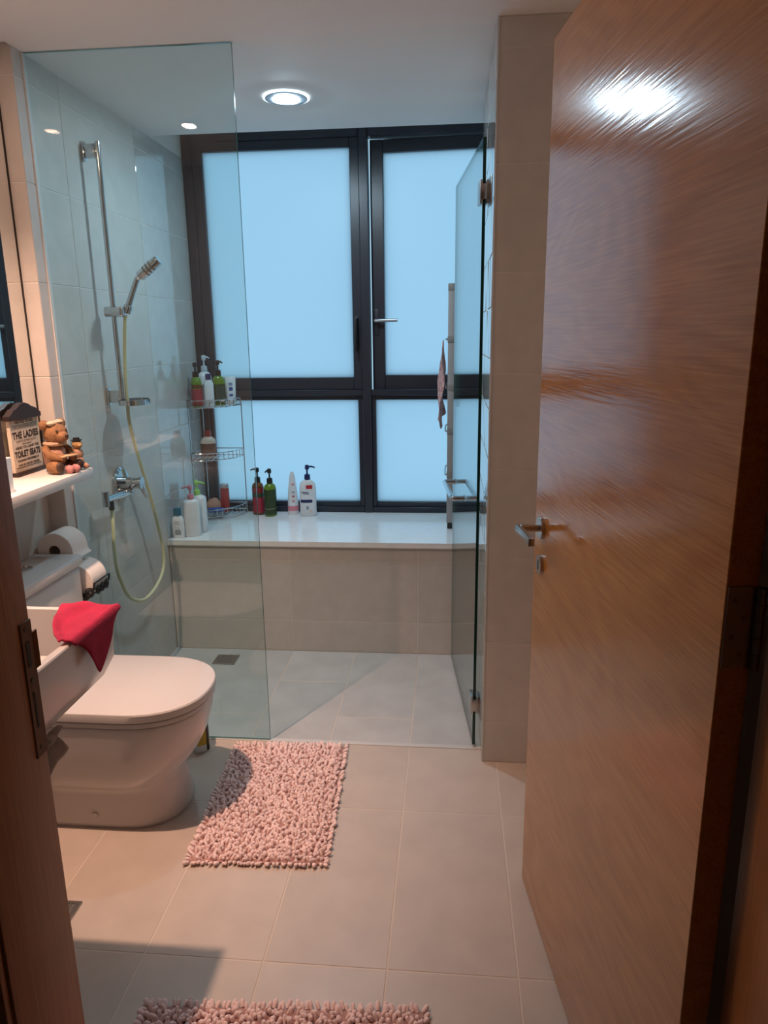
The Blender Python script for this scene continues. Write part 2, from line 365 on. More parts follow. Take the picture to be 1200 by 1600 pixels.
# ------------------------------------------------------------------ shower bench
bench = thing('shower_bench', 'built-in tiled bench with a white stone top under the window', 'bench', (0, YS, 0))
bm = B(); box(bm, XL+.002, XP-.002, CORE, YW-YS+.018, 0, ZS-.024); box(bm, XP-.002, XB-.001, .004, YW-YS+.018, 0, ZS-.024); finish('core', bm, GROUT, bench, smooth=False)
bm = B(); ol = [(XL+.001, -.012), (XP-.004, -.012), (XP-.004, .004), (XB-.001, .004), (XB-.001, YW-YS-.001), (XL+.001, YW-YS-.001)]
loft(bm, [[(x, y, ZS-.0235) for x, y in ol], [(x, y, ZS) for x, y in ol]]); finish('stone_top', bm, STONE, bench, smooth=False)
boxo('edge_strip', (XL+.001, XP-.004, -.0125, -.0035, ZS-.0275, ZS-.024), mat('edge_beige', (.50, .44, .38), .5), bench)
for a, b in cuts(XL+.001, XP-.004, [-1.345, -.745, -.145]):
    for e, f in cuts(0, ZS-.026, [.157, .457]): tile(bench, 'y-', a, b, e, f, 0, TILE)

# ------------------------------------------------------------------ glass screen and glass door
scr = thing('shower_screen', 'fixed clear glass panel reaching the ceiling beside the toilet', 'glass screen', (XL, YG, 0))
def glass_slab(name, L, z0, z1, parent, edge0=GEDGE, edge1=GEDGE, t=.01):
    bm = B(); box(bm, 0, L, -t/2, t/2, z0, z1)
    bm.faces.ensure_lookup_table()
    for f in bm.faces:
        n = f.normal if f.normal.length else f.calc_center_median()
        f.normal_update(); n = f.normal
        f.material_index = 0 if abs(n.y) > .5 else (1 if n.x < 0 else 2) if abs(n.x) > .5 else 1
    return finish(name, bm, [GLASS, edge0, edge1], parent, smooth=False)
glass_slab('glass_pane', XG-XL, .004, H-.001, scr, GEDGE2, GEDGE2)
boxo('seal', (0, .004, -.009, .009, .004, H-.001), SILIC, scr)
gd = thing('shower_door', 'frameless clear glass shower door swung open along the pier', 'glass door', (XP-.0275, YG, 0), math.atan2(.99464, -.10341))
glass_slab('glass_pane', .7487, .014, 2.054, gd, GEDGE, GEDGE2)
for z in (1.9, .178):
    bm = B(); box(bm, -.014, .046, .0055, .014, z-.034, z+.034, bev=.002); box(bm, -.014, .046, -.014, -.0055, z-.034, z+.034, bev=.002)
    box(bm, -.016, -.001, -.0156, .014, z-.022, z+.022, bev=.002); hg = finish('hinge', bm, STEEL, gd)
    bm = B(); box(bm, -.045, .02, -.0190, -.0155, z-.042, z+.042, bev=.0015); finish('wall_plate', bm, STEEL, hg)
hz = .868; s0, s1 = .33, .655
for s in (1, -1):
    bm = B(); o_ = (.052 if s > 0 else -.043)
    tube(bm, spline([(s0, .005*s, hz), (s0, o_*.8, hz), (s0+.002, o_*.95, hz), (s0+.012, o_, hz), (s0+.04, o_, hz)], 5)+spline([(s1-.04, o_, hz), (s1-.012, o_, hz), (s1-.002, o_*.95, hz), (s1, o_*.8, hz), (s1, .005*s, hz)], 5), .0095, 14)
    h_ = finish('handle', bm, CHROME, gd)
    bm = B()
    for q in (s0, s1): tube(bm, [(q, .0052*s, hz), (q, .010*s, hz)], .0125, 16)
    finish('collar', bm, CHROME, h_)

# ------------------------------------------------------------------ lamps
def downlight(name, label, loc, r_in, r_ring, r_out, e_mat, ring_mat, glow_mat, part='diffuser'):
    t = thing(name, label, 'light', loc)
    bm = B(); tube(bm, [(0, 0, -.0005), (0, 0, -.006)], r_out, 40); finish('rim', bm, glow_mat, t)
    bm = B(); lathe(bm, [(r_ring, -.0062), (r_ring, -.009), (r_in, -.011), (r_in, -.0062)], 40); finish('bezel', bm, ring_mat, t)
    bm = B(); lathe(bm, [(r_in-.001, -.0112), (r_in-.001, -.0125), (r_in*.8, -.0135)], 40); finish(part, bm, e_mat, t)
    return t
downlight('ceiling_light', 'round cool white LED downlight lit in the shower ceiling', (-.614, 2.90, H),   .050, .0785, .086, emit('led_cool', (.62, .84, 1.0), COOL_E), mat('led_ring', (.30, .32, .36), .4), emit('led_halo', (.70, .90, 1.0), 2.6))
wl = downlight('downlight_offscreen', 'small warm downlight in the ceiling near the mirror', (-1.084, 1.587, H), .026, .040, .044, emit('lamp_warm', (1.0, .60, .43), 750), mat('lamp_ring', (.7, .7, .7), .3), mat('lamp_rim', (.75, .72, .7), .4), 'diffuser_offscreen')
ld_ = bpy.data.lights.new('downlight_beam_offscreen', 'SPOT'); ld_.energy = WARM_W; ld_.color = (1.0, .60, .43); ld_.spot_size = math.radians(94); ld_.spot_blend = 1.0; ld_.shadow_soft_size = .022
lo_ = bpy.data.objects.new('downlight_beam_offscreen', ld_); COL.objects.link(lo_); lo_.parent = wl; lo_.location = (0, 0, -.02); lo_.rotation_euler = Vector((-.20, .36, -1.74)).to_track_quat('-Z', 'Y').to_euler()

# ------------------------------------------------------------------ mirror and shelf
mi = thing('wall_mirror', 'tall frameless wall mirror beside the shower screen', 'mirror', (XM, 1.6, 1.11))
boxo('mirror_glass', (.0005, .006, -.7, .708, 0, 1.2), MIRROR, mi); boxo('edge', (.0005, .007, .708, .7165, 0, 1.2), DARK, mi)
sh = boxo('wall_shelf', (0, XM*-1-1.194, -.63, 0, -.032, 0), WLAM, None, bev=.0015, loc=(XM, 2.283, 1.06)); tag(sh, 'white wall shelf holding the figurine and the framed notice', 'shelf')

# ------------------------------------------------------------------ toilet
toi = thing('toilet', 'white close-coupled toilet with its lid shut', 'toilet', (-1.385, 2.0, 0))
def dsec(x0, xt, w, a, z, n=20, e=2.3, rb=.02):
    pts = [(x0, -w, z), (x0+(xt-a-x0)*.5, -w, z)]
    for i in range(n+1):
        t = -PI/2+PI*i/n; c, s = math.cos(t), math.sin(t)
        pts.append((xt-a+a*abs(c)**(2/e), w*math.copysign(abs(s)**(2/e), s), z))
    pts += [(x0+(xt-a-x0)*.5, w, z), (x0, w, z)]
    return pts
X0 = .002
S = [(0, .548, .146, .17), (.012, .552, .149, .17), (.03, .548, .147, .17), (.11, .535, .146, .165), (.128, .533, .148, .165), (.145, .538, .158, .17), (.165, .552, .170, .18), (.21, .587, .182, .20), (.26, .612, .188, .21), (.32, .630, .192, .215), (.355, .636, .193, .215), (.366, .636, .193, .215), (.369, .632, .190, .213)]
bm = B(); loft(bm, [dsec(X0, xt, w, a, z) for z, xt, w, a in S]); bowl = finish('bowl', bm, CERAM, toi, ang=50)
bm = B(); loft(bm, [dsec(.165, xt, w, .222, z) for z, xt, w in ((.371, .640, .192), (.373, .643, .195), (.386, .643, .195), (.388, .640, .192))]); finish('seat', bm, CERAM, toi)
bm = B(); loft(bm, [dsec(.163, xt, w, .225, z, 28) for z, xt, w in ((.391, .643, .196), (.393, .647, .199), (.415, .648, .200), (.4195, .645, .198), (.421, .640, .194))]); finish('lid', bm, CERAM, toi, ang=30)
for s in (-1, 1):
    bm = B(); tube(bm, [(.165, s*.075-.02, .385), (.165, s*.075+.02, .385)], .011, 12); finish('lid_hinge', bm, CERAM, toi)
bm = B(); box(bm, 0, .158, -.19, .19, .36, .745, bev=.012, seg=3); tk = finish('cistern', bm, CERAM, toi)
bm = B(); box(bm, 0, .166, -.196, .198, .748, .783, bev=.007, seg=3); ld = finish('cistern_lid', bm, CERAM, toi)
bm = B(); lathe(bm, [(.024, .7825), (.024, .7865), (.019, .7875), (.019, .7855)], 24, c=(.065, .03)); bt = finish('flush_button', bm, CHROME, ld)
bm = B(); tube(bm, [(.30, -.1455, .045), (.30, -.152, .045)], .0105, 16, taper=[1, .8]); finish('bolt_cap', bm, CERAM, toi)

# ------------------------------------------------------------------ wash basin
bs = thing('wash_basin', 'white rectangular wall-hung wash basin', 'basin', (-1.385, 1.485, .715))
bm = B(); LX, LY, LZ, T = .625, .56, .165, .018
def rr(x0, x1, y0, y1, r, z, n=5):
    out = []
    for cx, cy, a0 in ((x1-r, y1-r, 0), (x0+r, y1-r, PI/2), (x0+r, y0+r, PI), (x1-r, y0+r, 1.5*PI)):
        for i in range(n+1): t = a0+PI/2*i/n; out.append((cx+r*math.cos(t), cy+r*math.sin(t), z))
    return out
R = [rr(0, LX-.06, -LY+.03, -.03, .03, 0), rr(0, LX-.03, -LY+.012, -.012, .02, .012), rr(0, LX-.012, -LY, 0, .012, .05), rr(0, LX, -LY, 0, .012, LZ-.003), rr(.001, LX-.002, -LY+.002, -.002, .012, LZ),
     rr(.12, LX-T, -LY+T, -T, .015, LZ), rr(.12, LX-T-.001, -LY+T+.001, -T-.001, .015, LZ-.003), rr(.13, LX-T-.012, -LY+T+.012, -T-.012, .03, .055), rr(.16, LX-T-.05, -LY+T+.05, -T-.05, .05, .042)]
loft(bm, R); finish('basin_bowl', bm, CERAM, bs, ang=35)
bm = B(); lathe(bm, [(.022, .0425), (.022, .045), (.015, .046)], 20, c=(.36, -.28)); finish('waste', bm, CHROME, bs)
bm = B(); lathe(bm, [(.024, LZ+.0005), (.024, LZ+.01), (.02, LZ+.012), (.02, LZ+.11), (.018, LZ+.115)], 20, c=(.06, -.28)); tube(bm, [(.06, -.28, LZ+.09), (.20, -.28, LZ+.075)], .012, 14); box(bm, .045, .13, -.287, -.273, LZ+.118, LZ+.126, bev=.002); finish('tap', bm, CHROME, bs)
bm = B(); tube(bm, [(.36, -.28, -.0), (.36, -.28, -.14), (.34, -.28, -.17), (.20, -.28, -.17), (.0, -.28, -.17)], .018, 14); finish('trap', bm, CHROME, bs)

# ------------------------------------------------------------------ red cloth on the basin corner
def sheet(name, rows, material, parent=None, th=.004, loc=None):
    bm = B(); vr = [[bm.verts.new(p) for p in r] for r in rows]
    for a, b in zip(vr, vr[1:]):
        for i in range(len(a)-1): bm.faces.new((a[i], a[i+1], b[i+1], b[i]))
    bmesh.ops.subdivide_edges(bm, edges=bm.edges[:], cuts=1, use_grid_fill=True, smooth=.4)
    o = finish(name, bm, material, parent, loc, ang=180)
    sd = o.modifiers.new('thick', 'SOLIDIFY'); sd.thickness = th; sd.offset = 1
    sb = o.modifiers.new('sub', 'SUBSURF'); sb.levels = sb.render_levels = 1
    return o
rows = []
bays = [(1.489, -.886, .010), (1.474, -.884, .014), (1.440, -.876, -.006), (1.400, -.862, -.014), (1.358, -.842, -.018), (1.322, -.818, -.010), (1.292, -.795, .0), (1.275, -.782, .002)]
drop = [.012, .034, .056, .082, .108, .060, .024, .008]
for k, ((yb, xa, sag), dp) in enumerate(zip(bays, drop)):
    row = []
    for q in range(5):                       # across the basin corner, resting on the rims
        t = q/4; x = xa+(-.768-xa)*t; z = .886+(sag*math.sin(PI*min(1, t*1.05))+.006*math.sin(2.2*k+3.1*q))*(1-t*t)
        if k == 0: z = .874
        row.append((x, yb+.010*t*math.sin(k), z))
    row.append((-.7585, yb+.004, .8875)); row.append((-.7535, yb+.006, .878))
    yc = yb+(1.385-yb)*.35
    row.append((-.7525, (yb+yc)/2, .878-dp*.55)); row.append((-.7515-.002*math.sin(k*2), yc, .878-dp))
    rows.append(row)
cl = sheet('cleaning_cloth', rows, RED, None, .005); tag(cl, 'crumpled red terry cloth draped over the basin corner', 'cloth')
rows = [[(-.800+.022*math.sin(1.3*i+.9*j)+.004*j-.02*(i/5), 1.215+j*.012+.004*math.sin(i*2+j), .7145-.10*(i/6)-.006*math.sin(2.1*j)) for j in range(5)] for i in range(7)]
rg = sheet('rag', rows, mat('grey_rag', (.42, .38, .36), .95, bump=.6, bscale=300, var=.2, vscale=30), None, .006); tag(rg, 'grey crumpled rag hanging under the basin by the door frame', 'cloth')

# ------------------------------------------------------------------ toilet rolls on a black scrolled stand
def roll(label, c, loose):
    t = thing('toilet_roll', label, 'toilet roll', c, 0, 'white toilet rolls beside the cistern')
    bm = B(); n = 36; r, ri, hw = .062, .02, .05
    prof = [(ri, -hw), (r-.002, -hw), (r, -hw+.002), (r, hw-.002), (r-.002, hw), (ri, hw)]
    rings = [[(q*math.cos(2*PI*i/n), y, q*math.sin(2*PI*i/n)) for i in range(n)] for q, y in prof]
    loft(bm, rings+[rings[0]], cap=False); bmesh.ops.remove_doubles(bm, verts=bm.verts, dist=1e-6); finish('paper', bm, PAPER, t)
    bm = B(); rings = [[(q*math.cos(2*PI*i/n), y, q*math.sin(2*PI*i/n)) for i in range(n)] for q, y in ((.0198, -hw), (.0198, hw), (.0185, hw), (.0185, -hw))]
    loft(bm, rings+[rings[0]], cap=False); bmesh.ops.remove_doubles(bm, verts=bm.verts, dist=1e-6); finish('core', bm, CARD, t)
    if loose:
        bm = B(); a = [(.062*math.cos(t_), .062*math.sin(t_)) for t_ in [math.radians(x) for x in (40, 25, 10, 0)]]+[(.064, -.014), (.068, -.022), (.076, -.027)]
        loft(bm, [[(x, y, z) for y, z in ()] or [(x, -hw, z), (x, hw, z), (x+.001, hw, z+.0012), (x+.001, -hw, z+.0012)] for x, z in a]); finish('loose_sheet', bm, PAPER, t)
    return t
roll('white toilet roll with a loose sheet resting atop another roll', (-1.322, 2.2585, .787), True)
roll('white toilet roll cradled in the black scrolled stand', (-1.262, 2.2585, .676), False)
st = thing('roll_stand', 'black scrolled iron stand holding a toilet roll', 'roll holder', (-1.262, 2.2585, 0))
bm = B(); lathe(bm, [(.05, .001), (.05, .006), (.012, .012)], 24); finish('base', bm, WIRON, st)
bm = B(); tube(bm, [(0, 0, .008), (0, 0, .607)], .006, 10); finish('pole', bm, WIRON, st)
def scroll(u, v, r, ph, face):
    pts = []
    for i in range(26):
        t = i/25*3.6*PI; q = r*(1-.75*i/25); a, b = u+q*math.cos(t+ph), v+q*math.sin(t+ph); pts.append(face(a, b))
    return pts
for face in (lambda a, b: (a, -.0545, b), lambda a, b: (a, .0545, b)):
    bm = B()
    tube(bm, [face(.068*math.cos(t), .676+.068*math.sin(t)) for t in [PI+PI*i/20 for i in range(21)]], .0035, 8)
    for u, v, r, p in ((-.045, .632, .018, 0), (-.012, .622, .018, 2), (.022, .625, .018, 4), (.05, .641, .018, 1)): tube(bm, scroll(u, v, r, p, face), .0028, 6)
    finish('scroll_side', bm, WIRON, st)
bm = B()
for y in (-.03, 0, .03):
    for s in (1, -1): tube(bm, scroll(y, .645, .016, s, lambda a, b, s=s: (.068*s, a, b)), .0028, 6)
for a in (200, 270, 340, 250, 290): t = math.radians(a); tube(bm, [(.068*math.cos(t), -.0545, .676+.068*math.sin(t)), (.068*math.cos(t), .0545, .676+.068*math.sin(t))], .003, 8)
for s in (1, -1): tube(bm, [(.068*s, -.0545, .676), (.068*s, .0545, .676)], .003, 8)
finish('cradle', bm, WIRON, st)

# ------------------------------------------------------------------ shower set on the left wall
ss = thing('shower_set', 'chrome shower rail with hand shower, mixer and pale yellow hose', 'shower', (XL, 2.71, 0))
BX = .058
bm = B(); tube(bm, [(BX, 0, 1.245), (BX, 0, 2.165)], .0095, 16); finish('rail', bm, CHROME, ss)
for z in (2.135, 1.262):
    bm = B(); box(bm, .010, BX, -.010, .010, z-.024, z+.024, bev=.004); box(bm, .0005, .011, -.012, .012, z-.032, z+.032, bev=.003); finish('bracket', bm, CHROME, ss)
bm = B(); tube(bm, [(BX-.028, -.004, 1.578), (BX+.034, -.004, 1.578)], .0195, 20); box(bm, BX-.010, BX+.044, -.019, .019, 1.560, 1.596, bev=.006); finish('slider', bm, CHROME, ss)
A, Bp, Cp = Vector((BX+.040, .02, 1.575)), Vector((.152, .02, 1.696)), Vector((.243, .02, 1.765))
hs = B(); tube(hs, [A, A+(Bp-A)*.2, A+(Bp-A)*.24, Bp], .0135, 14, taper=[1.25, 1.25, .9, .8]); hso = finish('hand_shower', hs, CHROME, ss)
d = (Cp-Bp).normalized(); hs = B(); tube(hs, [Bp-d*.004, Bp+d*.012, Bp+d*.016, Bp+d*.105, Bp+d*.112], .019, 16, taper=[.5, .6, 1.0, 1.05, .9]); finish('shower_head', hs, CHROME, hso)
hs = B()
for q in (.045, .06, .075): tube(hs, [Bp+d*q, Bp+d*(q+.005)], .0205, 16)
finish('spray_ring', hs, mat('shower_face', (.16, .15, .15), .35, .4), hso)
bm = B()
ring = [(BX+.035+.055*math.cos(t), .03+.078*math.sin(t), 1.237) for t in [2*PI*i/32 for i in range(32)]]
loft(bm, [[(x, y, z+.012) for x, y, z in ring], [(x, y, z-.008) for x, y, z in ring], [(BX+.035+(x-BX-.035)*.94, .03+(y-.03)*.94, z-.008) for x, y, z in ring], [(BX+.035+(x-BX-.035)*.94, .03+(y-.03)*.94, z+.012) for x, y, z in ring], [(x, y, z+.012) for x, y, z in ring]], cap=False)
bmesh.ops.remove_doubles(bm, verts=bm.verts, dist=1e-6); dish = finish('soap_dish', bm, CHROME, ss)
bm = B(); loft(bm, [[(BX+.035+(x-BX-.035)*.94, .03+(y-.03)*.94, z-.006) for x, y, z in ring], [(BX+.035+(x-BX-.035)*.9, .03+(y-.03)*.9, z-.009) for x, y, z in ring]]); finish('dish_tray', bm, mat('smoked_plastic', (.20, .19, .19), .2), dish)
bm = B(); tube(bm, [(.0005, .025, .912), (.008, .025, .912), (.016, .025, .912)], .068, 36, taper=[1, 1, .86]); esc = finish('mixer_plate', bm, CHROME, ss)
bm = B(); tube(bm, [(.014, .03, .914), (.055, .03, .914), (.057, .03, .914), (.088, .03, .914)], .024, 24, taper=[1, 1, .9, .9]); kn = finish('mixer_knob', bm, CHROME, esc)
bm = B(); tube(bm, [(.080, .03, .914), (.094, .03, .914)], .025, 20); tube(bm, spline([(.087, .03, .905), (.090, .045, .875), (.094, .06, .852)], 4), .0085, 10); finish('mixer_lever', bm, CHROME, kn)
bm = B(); tube(bm, spline([(.014, .03, .885), (.045, .02, .882), (.052, -.02, .885), (.052, -.17, .895), (.052, -.205, .897)], 5), .014, 14); tube(bm, [(.052, -.205, .872), (.052, -.205, .922)], .0125, 14); tube(bm, [(.052, -.205, .922), (.052, -.205, .928)], .014, 14); finish('outlet_arm', bm, CHROME, esc)
bm = B(); tube(bm, [(.052, -.165, .886), (.052, -.165, .850)], .0105, 12); finish('hose_nut', bm, mat('hose_nut_dark', (.10, .10, .10), .3, .6), esc)
hp = [(BX+.040, .012, 1.568), (BX+.03, .012, 1.50), (BX+.012, .022, 1.35), (BX+.004, .035, 1.24), (BX, .045, 1.15), (BX, .10, 1.0), (BX, .17, .84), (BX, .225, .69), (BX, .258, .57), (BX, .24, .48), (BX, .15, .43), (BX, .02, .418), (BX, -.11, .48), (BX, -.18, .60), (BX, -.19, .70), (BX, -.17, .79), (BX-.002, -.12, .835), (.055, -.075, .855)]
hp[-4:] = [(BX, -.192, .69), (BX, -.182, .78), (.053, -.168, .83), (.052, -.165, .858)]
bm = B(); tube(bm, spline(hp, 6), .0072, 10); finish('hose', bm, HOSE, ss)

# ------------------------------------------------------------------ floor drains
def drain(label, x0, x1, y0, y1):
    t = thing('floor_drain', label, 'drain', ((x0+x1)/2, (y0+y1)/2, .0003)); a, b = (x1-x0)/2, (y1-y0)/2
    boxo('pan', (-a, a, -b, b, 0, .0012), mat('drain_steel', (.22, .21, .20), .5, .6), t)
    bm = B()
    for q in ((-a, a, -b, -b+.008), (-a, a, b-.008, b), (-a, -a+.008, -b+.008, b-.008), (a-.008, a, -b+.008, b-.008)): box(bm, *q, .0013, .004)
    finish('rim', bm, STEEL, t, smooth=False)
    n = 7
    for i in range(n):
        u = -a+.008+(2*a-.016)*(i+.5)/n; boxo('grate_bar', (u-.0035, u+.0035, -b+.008, b-.008, .0013, .0035), STEEL, t)
drain('square slotted steel drain in the shower floor', -1.095, -.990, 2.998, 3.096)
drain('square slotted steel drain in the floor before the basin', -1.078, -.977, 1.462, 1.553)

# ------------------------------------------------------------------ chenille rugs
def rug(label, cx, cy, lx, ly, rot):
    t = thing('bath_rug', label, 'rug', (cx, cy, .0005), rot)
    boxo('backing', (-lx/2, lx/2, -ly/2, ly/2, 0, .006), RUGB, t, bev=.002)
    rnd = random.Random(int(abs(cx*1000)))
    bm = B(); sp_ = .0112
    nx, ny = int(lx/sp_), int(ly/sp_)
    V, F = [], []
    seg = 6
    for i in range(nx+1):
        for j in range(ny+1):
            x, y = -lx/2+lx*i/nx+rnd.uniform(-.003, .003), -ly/2+ly*j/ny+rnd.uniform(-.003, .003)
            ed = 0
            tx, ty = rnd.uniform(-.9, .9), rnd.uniform(-.9, .9)
            if i < 1: tx = -1.6
            if i > nx-1: tx = 1.6
            if j < 1: ty = -1.6
            if j > ny-1: ty = 1.6
            d = Vector((tx, ty, .9)).normalized(); L = rnd.uniform(.014, .021); r = rnd.uniform(.0046, .0060)
            u = d.cross(Vector((0, 1, .1))).normalized(); v = d.cross(u); p = Vector((x, y, .004)); b0 = len(V)
            for q, rr_ in ((0, .75), (.35, 1.0), (.75, 1.0), (.94, .7)):
                c = p+d*L*q
                for k in range(seg): a = 2*PI*k/seg; w_ = c+u*r*rr_*math.cos(a)+v*r*rr_*math.sin(a); V.append((w_.x, w_.y, max(w_.z, .001)))
            e = p+d*L*1.02; V.append((e.x, e.y, max(e.z, .001)))
            for q in range(3):
                for k in range(seg): F.append((b0+q*seg+k, b0+q*seg+(k+1) % seg, b0+(q+1)*seg+(k+1) % seg, b0+(q+1)*seg+k))
            for k in range(seg): F.append((b0+3*seg+k, b0+3*seg+(k+1) % seg, b0+4*seg))
    bm.free(); me = bpy.data.meshes.new('pile'); me.from_pydata(V, [], F); me.polygons.foreach_set('use_smooth', [True]*len(F)); me.materials.append(RUG)
    o = bpy.data.objects.new('pile', me); COL.objects.link(o); o.parent = t; o['kind'] = 'stuff'
rug('pink chenille rug lying between toilet and glass screen', -.560, 2.035, .395, .61, .045)
rug('pink chenille rug lying just inside the doorway', -.348, 1.08, .625, .40, .053)

# ------------------------------------------------------------------ bottles
COLS = {}
def cm(name, col, rough=.3, **k): return mat('plastic_'+name, col, rough, **k)
def superell(w, d, z, n=20, e=2.6):
    out = []
    for i in range(n):
        t = 2*PI*i/n; c, s = math.cos(t), math.sin(t); out.append((w*math.copysign(abs(c)**(2/e), c), d*math.copysign(abs(s)**(2/e), s), z))
    return out
def bottle(name, label, loc, rot, w, d, hb, body, top, bands=(), shoulder=.03, neck=.011, pump=.07, reach=.04, group=None, e=2.6, cat='bottle', topmat=None, capw=None, belly=1.0):
    t = thing(name, label, cat, loc, rot, group); w /= 2; d /= 2
    prof = [(.90, 0), (1, .004), (belly, hb*.45), (1, hb-shoulder), (.88, hb-shoulder*.45), (.55, hb-shoulder*.12)]
    bm = B(); rings = [superell(w*k, d*k, z, e=e) for k, z in prof]; rings.append([(neck*math.cos(2*PI*i/20), neck*math.sin(2*PI*i/20), hb) for i in range(20)])
    if top == 'flat': rings = rings[:4]+[superell(w*.97, d*.97, hb, e=e)]
    loft(bm, rings); bo = finish('body', bm, body, t, ang=60)
    for z0, z1, m_, *rest in bands:
        frac = rest[0] if rest else 1
        bm = B(); kk = 1.012
        if frac == 1:
            loft(bm, [superell(w*kk*(belly if z0 > hb*.3 else 1), d*kk, z0, e=e), superell(w*kk, d*kk, z1, e=e)])
        else:                       # a printed patch on the front face
            fx0, fx1 = rest[1] if len(rest) > 1 else (-frac, frac)
            rw = []
            for z in (z0, z1):
                row = []
                for i in range(7):
                    x = w*(fx0+(fx1-fx0)*i/6); q = max(0, 1-abs(x/w)**e)**(1/e); row.append((x, -d*q*1.01-.0006, z))
                rw.append(row)
            vr = [[bm.verts.new(p) for p in r] for r in rw]
            for i in range(6): bm.faces.new((vr[0][i], vr[0][i+1], vr[1][i+1], vr[1][i]))
        finish('label', bm, m_, bo)
    tm = topmat or BLACK
    if top == 'pump':
        bm = B(); lathe(bm, [(neck*1.35, hb-.002), (neck*1.45, hb+.004), (neck*1.35, hb+pump*.32), (neck*.8, hb+pump*.36)], 16); cp = finish('collar', bm, tm, t)
        bm = B(); lathe(bm, [(.0045, hb+pump*.34), (.0045, hb+pump*.72)], 10); finish('stem', bm, tm, cp)
        bm = B(); lathe(bm, [(.009, hb+pump*.68), (.011, hb+pump*.74), (.011, hb+pump*.92), (.008, hb+pump)], 14); tube(bm, [(0, 0, hb+pump*.88), (reach*.6, 0, hb+pump*.88), (reach, 0, hb+pump*.80)], .0048, 8, taper=[1.2, 1, .8]); finish('nozzle', bm, tm, cp)
    elif top == 'cap':
        c = capw or neck*1.4
        bm = B(); loft(bm, [superell(c, c*.8, hb-.001, 20, 2.4), superell(c, c*.8, hb+pump*.75, 20, 2.4), superell(c*.9, c*.72, hb+pump, 20, 2.4)]); finish('cap', bm, tm, t)
    elif top == 'flat' and pump:
        bm = B(); loft(bm, [superell(w*.98, d*.98, hb+.0005, e=e), superell(w*.98, d*.98, hb+pump*.9, e=e), superell(w*.9, d*.9, hb+pump, e=e)]); finish('cap', bm, tm, t)
    return t
WHITE = cm('white', (.78, .80, .82)); REDB = cm('red', (.26, .015, .02)); REDL = cm('redlabel', (.38, .03, .05), .5); GREENB = cm('olive', (.03, .055, .012), .2); GREENY = cm('lime', (.13, .23, .02), .15)
GRNL = cm('greenlabel', (.03, .055, .035), .5); AMBER = cm('amber', (.14, .05, .012), .15); PINK = cm('pink', (.72, .26, .32)); LIME = cm('limegreen', (.35, .68, .16)); BLUE = cm('blue', (.03, .10, .36)); TEAL = cm('teal', (.02, .14, .22)); INK = cm('ink', (.03, .04, .06), .6); PALE = cm('palelabel', (.78, .62, .50), .6); NAV = cm('navylabel', (.01, .02, .10), .5); REDE = cm('emblem', (.50, .02, .03), .5); CREAM = cm('cream', (.62, .50, .42)); GREYL = cm('greylabel', (.30, .34, .38), .6)
Y_ = 3.66
# standing at the back of the bench, against the window
bottle('pump_bottle', 'red pump bottle by the window beside a green one', (-1.018, 3.678, ZS), 2.9, .062, .05, .178, AMBER, 'pump', [(.014, .095, REDL), (.1, .118, GRNL), (.125, .15, REDB)], reach=.038, pump=.076)
bottle('pump_bottle', 'green pump bottle with a dark label by the window', (-.945, 3.650, ZS), 2.6+PI*.5, .066, .052, .178, GREENY, 'pump', [(.010, .145, GREENB), (.05, .135, GRNL, .8, (-.75, .75)), (.040, .044, PALE), (.018, .034, PALE, .5, (-.1, .35))]+[(.06+.018*i, .063+.018*i, GREYL, .6, (-.5, .35)) for i in range(4)], reach=.03, pump=.076)
t = thing('lotion_tube', 'white and pink tube standing on its cap by the window', 'tube', (-.831, 3.682, ZS), .25)
bm = B(); loft(bm, [superell(.029, .024, z_, 20, 2) for z_ in (0, .022)]); finish('cap', bm, cm('frost', (.74, .72, .74), .3), t)
bm = B(); loft(bm, [superell(a, b, z_, 20, 2) for a, b, z_ in ((.029, .024, .0225), (.0285, .022, .06), (.024, .016, .13), (.015, .008, .205), (.009, .003, .226), (.008, .002, .232))]); tb = finish('body', bm, WHITE, t, ang=60)
bm = B(); loft(bm, [superell(a, b, z_, 20, 2) for a, b, z_ in ((.0296, .0246, .024), (.0292, .0232, .05))]); finish('label', bm, PINK, tb)
for z_, m_ in ((.075, PINK), (.10, REDE), (.122, GREYL), (.165, PINK)):
    k = 1-(z_-.06)*3.2; bm = B(); loft(bm, [[(-.006, -.0225*k-.0012, z_), (.008, -.0225*k-.0008, z_), (.008, -.0225*k-.0018, z_), (-.006, -.0225*k-.0022, z_)], [(-.006, -.0225*k-.0002, z_+.006), (.008, -.0225*k+.0002, z_+.006), (.008, -.0225*k-.0008, z_+.006), (-.006, -.0225*k-.0012, z_+.006)]]); finish('print', bm, m_, tb)
bottle('lotion_bottle', 'white lotion bottle with a navy pump and red emblem', (-.746, 3.665, ZS), .12, .088, .05, .196, WHITE, 'pump', [(.148, .168, REDE, .6, (-.15, .6)), (.128, .132, NAV, .6, (-.75, .1)), (.12, .124, NAV, .6, (-.55, .2)), (.074, .090, NAV, .8, (-.85, .55)), (.036, .055, GREYL, .3, (-.2, .1)), (.022, .034, PALE, .3, (.2, .5))], topmat=NAVY, reach=.042, pump=.076, shoulder=.045, e=3)
